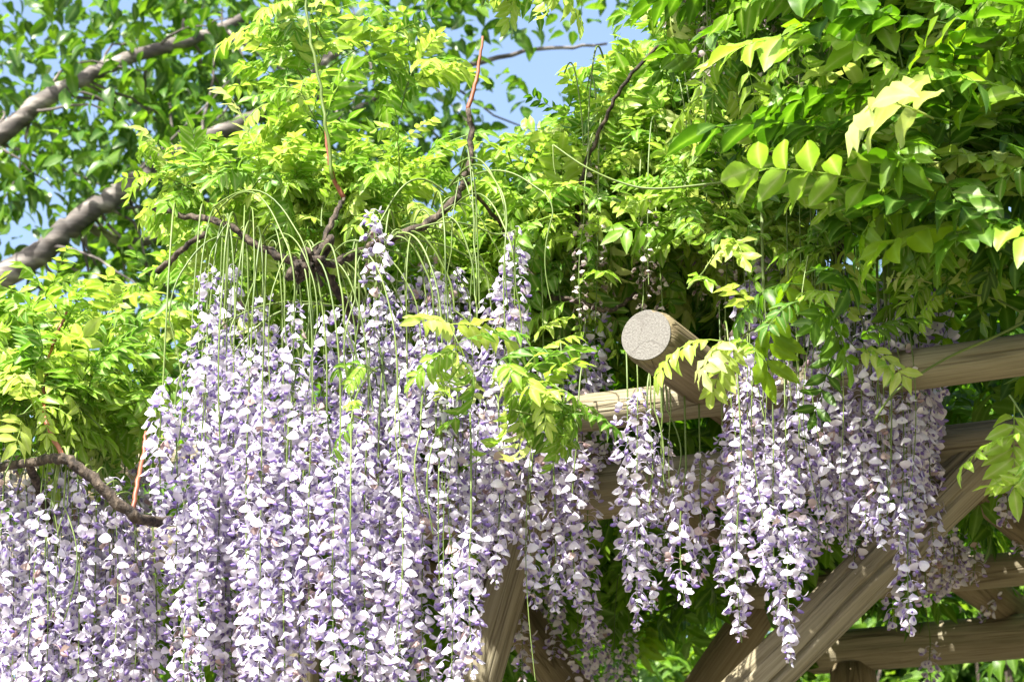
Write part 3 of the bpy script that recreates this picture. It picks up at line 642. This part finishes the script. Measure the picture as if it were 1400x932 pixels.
# --- vine 4: right, deep green roof with racemes before the brace
br = ground_pt(1.42, -0.18)
v4 = Vine('wisteria vine with the dark leafy roof and bluish racemes hanging before the diagonal brace', br)
v4.branch([br, np.array(br)+[0.03, 0, 1.2], np.array(br)+[0.02, 0.05, 2.5], np.array(br)+[-0.2, 0.1, 3.3], P(1250, 290, 5.2), P(1180, 262, 5.05), P(1130, 228, 5.0), P(1095, 180, 5.0), P(1070, 140, 5.0), P(1020, 90, 5.05)], [0.04, 0.03, 0.02, 0.012], name='trunk', n=8)
v4.branch([P(1180, 262, 5.05), P(1150, 330, 5.1), P(1140, 380, 5.15)], [0.014, 0.010], knob=0.12)
v4.branch([P(1095, 180, 5.0), P(1060, 210, 5.0), P(1030, 215, 5.02)], [0.008, 0.004])
v4.branch([P(1195, 575, 4.7), P(1225, 535, 4.68), P(1290, 492, 4.66), P(1360, 460, 4.64), P(1430, 425, 4.62)], [0.0022, 0.0032], M_STALK, 6, 0.0, 'tendril', wob=0.0)
v4.branch([P(1300, 410, 4.7), P(1350, 405, 4.66), P(1420, 440, 4.6)], [0.0018, 0.003], M_STALK, 6, 0.0, 'tendril', wob=0.0)
v4.branch([P(985, -20, 4.75), P(1030, 40, 4.72), P(1060, 90, 4.7), P(1110, 125, 4.7)], [0.003, 0.002], M_STALK, 5, 0.0, 'tendril', wob=0)
right_poly = [(1010, -60), (1460, -60), (1460, 320), (1350, 300), (1240, 250), (1160, 230), (1090, 200), (1050, 150), (1020, 90)]
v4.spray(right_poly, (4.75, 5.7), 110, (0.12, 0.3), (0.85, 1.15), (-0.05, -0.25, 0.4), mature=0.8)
v4.spray([(1130, -30), (1460, -60), (1460, 320), (1330, 330), (1200, 200)], (4.35, 4.75), 26, (0.12, 0.3), (0.9, 1.15), (-0.3, -0.3, 0.25), mature=0.6)
for k in range(34):
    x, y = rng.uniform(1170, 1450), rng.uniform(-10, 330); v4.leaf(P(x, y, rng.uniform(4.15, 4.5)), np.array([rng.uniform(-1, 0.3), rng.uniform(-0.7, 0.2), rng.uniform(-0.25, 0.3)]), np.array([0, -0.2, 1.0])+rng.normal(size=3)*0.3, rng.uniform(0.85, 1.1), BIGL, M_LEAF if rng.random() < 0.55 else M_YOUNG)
v4.spray([(980, -330), (1450, -380), (1450, -60), (1050, -50)], (4.35, 5.1), 46, (0.15, 0.3), (0.85, 1.1), (-0.1, -0.3, 0.3), mature=0.5)  # unseen shoots above the view, added to shade the right-hand racemes
v4.spray([(960, -60), (1400, -60), (1300, 30), (1000, 60)], (4.6, 5.2), 26, (0.1, 0.25), (0.7, 0.9), (0.0, -0.2, 0.6), mature=0.1)
v4.spray([(1210, 250), (1440, 240), (1440, 350), (1340, 330), (1250, 290)], (4.5, 4.9), 14, (0.1, 0.22), (0.85, 1.05), (-0.3, -0.3, 0.0), mature=0.75)
for (x, y, Y, dx, dz, nl, sc, m) in ((1105, 350, 4.6, -0.25, -0.8, 4, 0.95, M_LEAF), (1120, 425, 4.62, 0.3, -0.3, 3, 0.7, M_LEAF), (1380, 540, 4.4, 0.3, -0.5, 3, 0.8, M_YOUNG), (1050, 440, 4.62, -0.4, -0.3, 3, 0.6, M_YOUNG), (1345, 405, 4.62, -0.8, 0.1, 2, 0.5, M_YOUNG), (1150, 200, 4.6, -0.4, 0.2, 3, 0.5, M_YOUNG)):
    v4.shoot(P(x, y, Y), (dx, -0.2, dz), 0.12, nl, sc, m=m, bend=-0.3)
rows = [(1002, 560, 740, 4.95), (1010, 640, 878, 4.9), (990, 600, 800, 5.0), (1028, 500, 700, 4.95), (1042, 560, 800, 4.92), (1020, 380, 520, 5.0), (1058, 600, 850, 4.88), (1076, 640, 908, 4.84), (1068, 480, 690, 4.95), (1090, 520, 800, 4.9), (1100, 600, 790, 4.97),
        (1110, 440, 740, 4.9), (1128, 500, 752, 4.92), (1145, 420, 700, 4.9), (1160, 520, 755, 4.95), (1172, 420, 640, 4.98), (1185, 410, 745, 4.86), (1200, 440, 750, 4.84), (1212, 400, 700, 4.9), (1226, 430, 752, 4.86), (1240, 480, 770, 4.92), (1246, 700, 866, 4.9),
        (1256, 420, 680, 4.95), (1272, 400, 590, 5.0), (1288, 390, 540, 5.0), (1040, 300, 470, 5.1), (1075, 330, 520, 5.15), (1110, 340, 500, 5.15), (1150, 360, 520, 5.2), (1060, 400, 600, 5.05), (1130, 400, 560, 5.1), (1225, 360, 520, 5.1)]
for hx, ht, tp, Y in rows: v4.raceme(hx+rng.uniform(-4, 4), ht+rng.uniform(-10, 10), tp, Y, P(hx+rng.uniform(-12, 12), max(240, ht-rng.uniform(90, 190)), Y+rng.uniform(0.0, 0.2)), arch=0.01, dens=1.85)
for k in range(14):
    hx = rng.uniform(1000, 1280); ht = rng.uniform(420, 560); v4.raceme(hx, ht, ht+rng.uniform(150, 260), rng.uniform(5.1, 5.35), None, dens=1.5, single=False)
for k in range(16): hx = rng.uniform(1030, 1250); v4.raceme(hx, 420, rng.uniform(500, 720), 4.84, P(hx, 240, 4.95), bare=True, name='flower_stalk', arch=0.0)
for k in range(34):   # withered clusters on top
    hx = rng.uniform(880, 1180); ht = rng.uniform(-30, 60); v4.raceme(hx, ht, ht+rng.uniform(40, 110), rng.uniform(4.6, 4.9), None, dens=0.9, single=False, m=M_FADED, sz=0.75, name='withered_raceme', wid=0.8)
for hx, ht, tp, Y in ((1275, 740, 830, 6.3), (1298, 720, 800, 6.3), (1310, 730, 800, 6.35), (1290, 740, 820, 6.4), (1330, 740, 800, 6.5), (1272, 880, 940, 7.0), (1374, 660, 720, 5.8), (1390, 680, 760, 6.4), (1345, 800, 850, 7.2), (1220, 790, 860, 5.6), (1010, 700, 830, 6.3),
                      (805, 830, 930, 6.6), (790, 860, 960, 6.7), (822, 850, 960, 6.8), (840, 880, 960, 6.9), (760, 800, 900, 6.7), (735, 780, 880, 6.8), (712, 840, 930, 6.6), (860, 860, 940, 7.2)):
    v4.raceme(hx, ht, tp, Y, None, dens=1.5, single=False)
# the roof over the frame, seen from below between the logs
def roof(v, n, l0, l1, d0, d1, z0, z1):
    for k in range(n):
        l_ = rng.uniform(l0, l1); d_ = rng.uniform(d0, d1)
        if -1.7 < l_ < 0.1: d_ = d0 + (d_-d0)*0.58
        p = B0 + Lx*l_ + Dx*d_; p = np.array([p[0], p[1], rng.uniform(z0, z1)])
        v.leaf(p, rand_unit(1)[0]*[1, 1, 0.4], np.array([0, 0, 1.0])+rng.normal(size=3)*0.3, rng.uniform(0.95, 1.3), LOWL, M_LEAF)
roof(v4, 1900, -0.9, 1.9, 0.1, 3.6, 3.18, 3.75)
roof(v2, 2100, -3.2, -0.9, 0.3, 3.6, 3.18, 3.65)
for v, n, l0, l1 in ((v4, 90, 0.5, 2.5),):     # foliage drooping at the far eave
    for k in range(n):
        p = E0 + Lx*rng.uniform(l0-0.9, l1-0.9) + Dx*rng.uniform(0.5, 1.4); p = np.array([p[0], p[1], 3.35-abs(rng.normal())*0.28])
        v.leaf(p, rand_unit(1)[0]*[1, 1, 0.4]+np.array([0, 0, -0.4]), np.array([0, -0.3, 1.0])+rng.normal(size=3)*0.3, rng.uniform(0.95, 1.3), LOWL, M_LEAF)
for v in (v1, v2, v3, v4): v.finish()

# ------------------------------------------------------------------ cherry tree behind, top left
tb = (-5.2, 9.3, 0.0)
tree = thing('cherry_tree', 'cherry tree with slanting grey limbs and glossy green leaves against blue sky', 'tree', tb)
def tpart(name, pts, rad, sides=12, knob=0.018, n=8, wob=0.004):
    path = smooth_path(pts, n); path[1:-1] += rng.normal(size=path[1:-1].shape)*wob
    V, T = tube(path, rad, sides, knob); return link(name, mesh_from(name, V, T, [M_CBARK]), tree)
tpart('trunk', [tb, (-5.1, 9.3, 1.2), (-4.7, 9.25, 2.4), P(-520, 620, 9.2)], [0.2, 0.16, 0.12])
limb1 = [P(-520, 620, 9.2), P(-200, 470, 9.15), P(0, 380, 9.1), P(60, 340, 9.1), P(120, 292, 9.1), P(180, 252, 9.15), P(230, 215, 9.2), P(290, 188, 9.3), P(380, 140, 9.4), P(470, 60, 9.5)]
tpart('limb', limb1, [0.075, 0.054, 0.046, 0.041, 0.034, 0.02])
limb2 = [P(-520, 620, 9.2), P(-250, 330, 9.2), P(0, 183, 9.2), P(55, 140, 9.2), P(110, 108, 9.25), P(180, 78, 9.3), P(260, 55, 9.4), P(360, 15, 9.6)]
tpart('limb', limb2, [0.06, 0.04, 0.034, 0.028, 0.02])
limb3 = [P(100, 300, 9.15), P(200, 330, 9.5), P(330, 250, 9.9), P(520, 130, 10.2), P(700, 75, 10.4), P(830, 60, 10.5)]
tpart('limb', limb3, [0.02, 0.02, 0.014, 0.006])
tw = [limb1, limb2, limb3]; twig_ends = []
for k in range(70):
    L0 = tw[k % 3]; a = along(L0, rng.uniform(0.25, 0.72 if k % 3 == 2 else 1.0)); d = np.array([rng.uniform(-0.3, 1.0), rng.uniform(-0.25, 0.9), rng.normal()*0.6]); d /= np.linalg.norm(d); ln = rng.uniform(0.3, 0.85)
    pts = [a, a+d*ln*0.5+rng.normal(size=3)*0.04, a+d*ln+np.array([0, 0, -0.06])]
    tpart('twig', pts, [0.008, 0.005, 0.0025], 5, 0.0, 4, 0.006); twig_ends.append(pts)
def leaf_mass(owner, name, pos, t, up, lib, m, sc, singles=0):
    x, y, f = proj(pos); vis = (x > -30) & (x < 1430) & (y > -30) & (y < 960); order = np.argsort(-(sc/f*vis)); pick = np.zeros(len(pos), bool); pick[order[:singles]] = True
    pick &= vis
    F = frames(t, up)*sc[:, None, None]; which = rng.integers(0, len(lib), len(pos)); b = Bag()
    for v in range(len(lib)):
        k = (which == v) & ~pick
        if k.any():
            V, T, at = scatter(lib[v], F[k], pos[k], rng.random(int(k.sum()))); b.add(V, T, **at)
    link(name, b.mesh(name, [m]), owner, 'stuff')
    for i in np.nonzero(pick)[0]:
        o = link('leaf', leaf_me(lib, int(which[i]), m), owner); place(o, Matrix([[*F[i][r_], pos[i][r_]] for r_ in range(3)] + [[0, 0, 0, 1]]))
pts = []
crown = [(-150, -150), (870, -150), (850, -60), (760, -30), (640, 0), (600, 90), (610, 150), (620, 260), (560, 330), (420, 350), (300, 400), (200, 400), (140, 385), (60, 300), (-150, 380)]
cp = np.array(crown, float)
while len(pts) < 620:
    x, y = rng.uniform(-150, 870), rng.uniform(-150, 405)
    if inside(cp, x, y): pts.append(P(x, y, rng.uniform(9.45, 11.2) if rng.random() < 0.95 else rng.uniform(8.9, 9.4)))
for (x, y) in ((20, 395), (110, 340), (170, 380), (60, 330), (140, 395), (200, 350), (800, 20), (690, 150), (735, 40), (840, 10), (700, 20)): pts.append(P(x, y, rng.uniform(9.2, 10.2)))
for p3 in twig_ends: pts += [p3[1], p3[2]]
pts = np.array(pts); n_in = 9
pos = np.repeat(pts, n_in, 0) + rng.normal(size=(len(pts)*n_in, 3))*0.12
t = rng.normal(size=pos.shape)*[1, 1, 0.5]; t[:, 2] -= 0.55
up = rng.normal(size=pos.shape)*0.45 + [0, -0.1, 1.0]
leaf_mass(tree, 'crown', pos, t, up, CHERRY, M_CHERRY, rng.uniform(0.75, 1.2, len(pos)), 300)

# ------------------------------------------------------------------ shrubs and trees beyond the pergola
def bush(name, label, cat, c, rx, ry, z0, z1, n, m, lib=SHRUBL, sc=1.0, singles=40):
    th = thing(name, label, cat, (c[0], c[1], 0))
    for k in range(6):
        e = np.array([c[0]+rng.normal()*rx*0.5, c[1]+rng.normal()*ry*0.4, z0+(z1-z0)*rng.uniform(0.5, 0.95)])
        b0 = np.array([c[0]+rng.normal()*0.12, c[1]+rng.normal()*0.12, -0.02]); path = smooth_path([b0, (b0+e)/2+rng.normal(size=3)*0.12, e], 6)
        V, T = tube(path, [0.04, 0.025, 0.006], 6, 0.04); link('stem', mesh_from('stem', V, T, [M_BARK]), th)
    nc = max(20, n//22); cc = rand_unit(nc)*rng.uniform(0.55, 1.0, nc)[:, None]
    zc, rz = (z0+z1)/2, (z1-z0)/2
    cc = cc*[rx, ry, rz] + [c[0], c[1], zc]
    pos = np.repeat(cc, 22, 0) + rng.normal(size=(nc*22, 3))*0.16
    t = rng.normal(size=pos.shape)*[1, 1, 0.6]; t[:, 2] -= 0.2; up = rng.normal(size=pos.shape)*0.4+[0, -0.25, 1.0]
    leaf_mass(th, 'foliage', pos, t, up, lib, m, rng.uniform(0.8, 1.3, len(pos))*sc, singles)
    return th
def at(px, py, Y): return P(px, py, Y)
bush('shrub', 'sunlit light green shrub beyond the pergola between the crossed braces', 'shrub', at(900, 920, 11.0), 0.8, 0.6, 2.4, 4.1, 3400, M_SHRUB, SHRUBL, 1.15, 60)
bush('shrub', 'green shrub seen through the gap beside the steep brace', 'shrub', at(700, 920, 12.5), 0.8, 0.6, 2.0, 4.2, 2200, M_SHRUB, SHRUBL, 1.0, 30)
bush('shrub', 'shrub glimpsed low behind the lavender curtain', 'shrub', at(330, 900, 11.5), 1.1, 0.6, 1.5, 4.1, 2600, M_SHRUB, SHRUBL, 1.0, 30)
bush('shrub', 'shrub seen between the far girders and the diagonal brace', 'shrub', at(1290, 800, 12.5), 1.1, 0.7, 2.0, 4.9, 3200, M_SHRUB, SHRUBL, 1.0, 30)
bush('leafy_tree', 'tall dark leafy tree behind the sawn rafter end', 'tree', (2.2, 14.5), 2.4, 1.0, 2.0, 7.2, 6400, M_CHERRY, CHERRY, 1.9, 0)
bush('leafy_tree', 'dark leafy tree behind the lavender curtain', 'tree', (-1.3, 14.8), 2.3, 1.0, 1.6, 6.6, 6000, M_CHERRY, CHERRY, 1.9, 0)
bush('leafy_tree', 'dark leafy tree behind the far girders beyond the diagonal brace', 'tree', (2.9, 13.2), 1.5, 0.9, 1.8, 5.6, 4200, M_CHERRY, CHERRY, 1.9, 0)
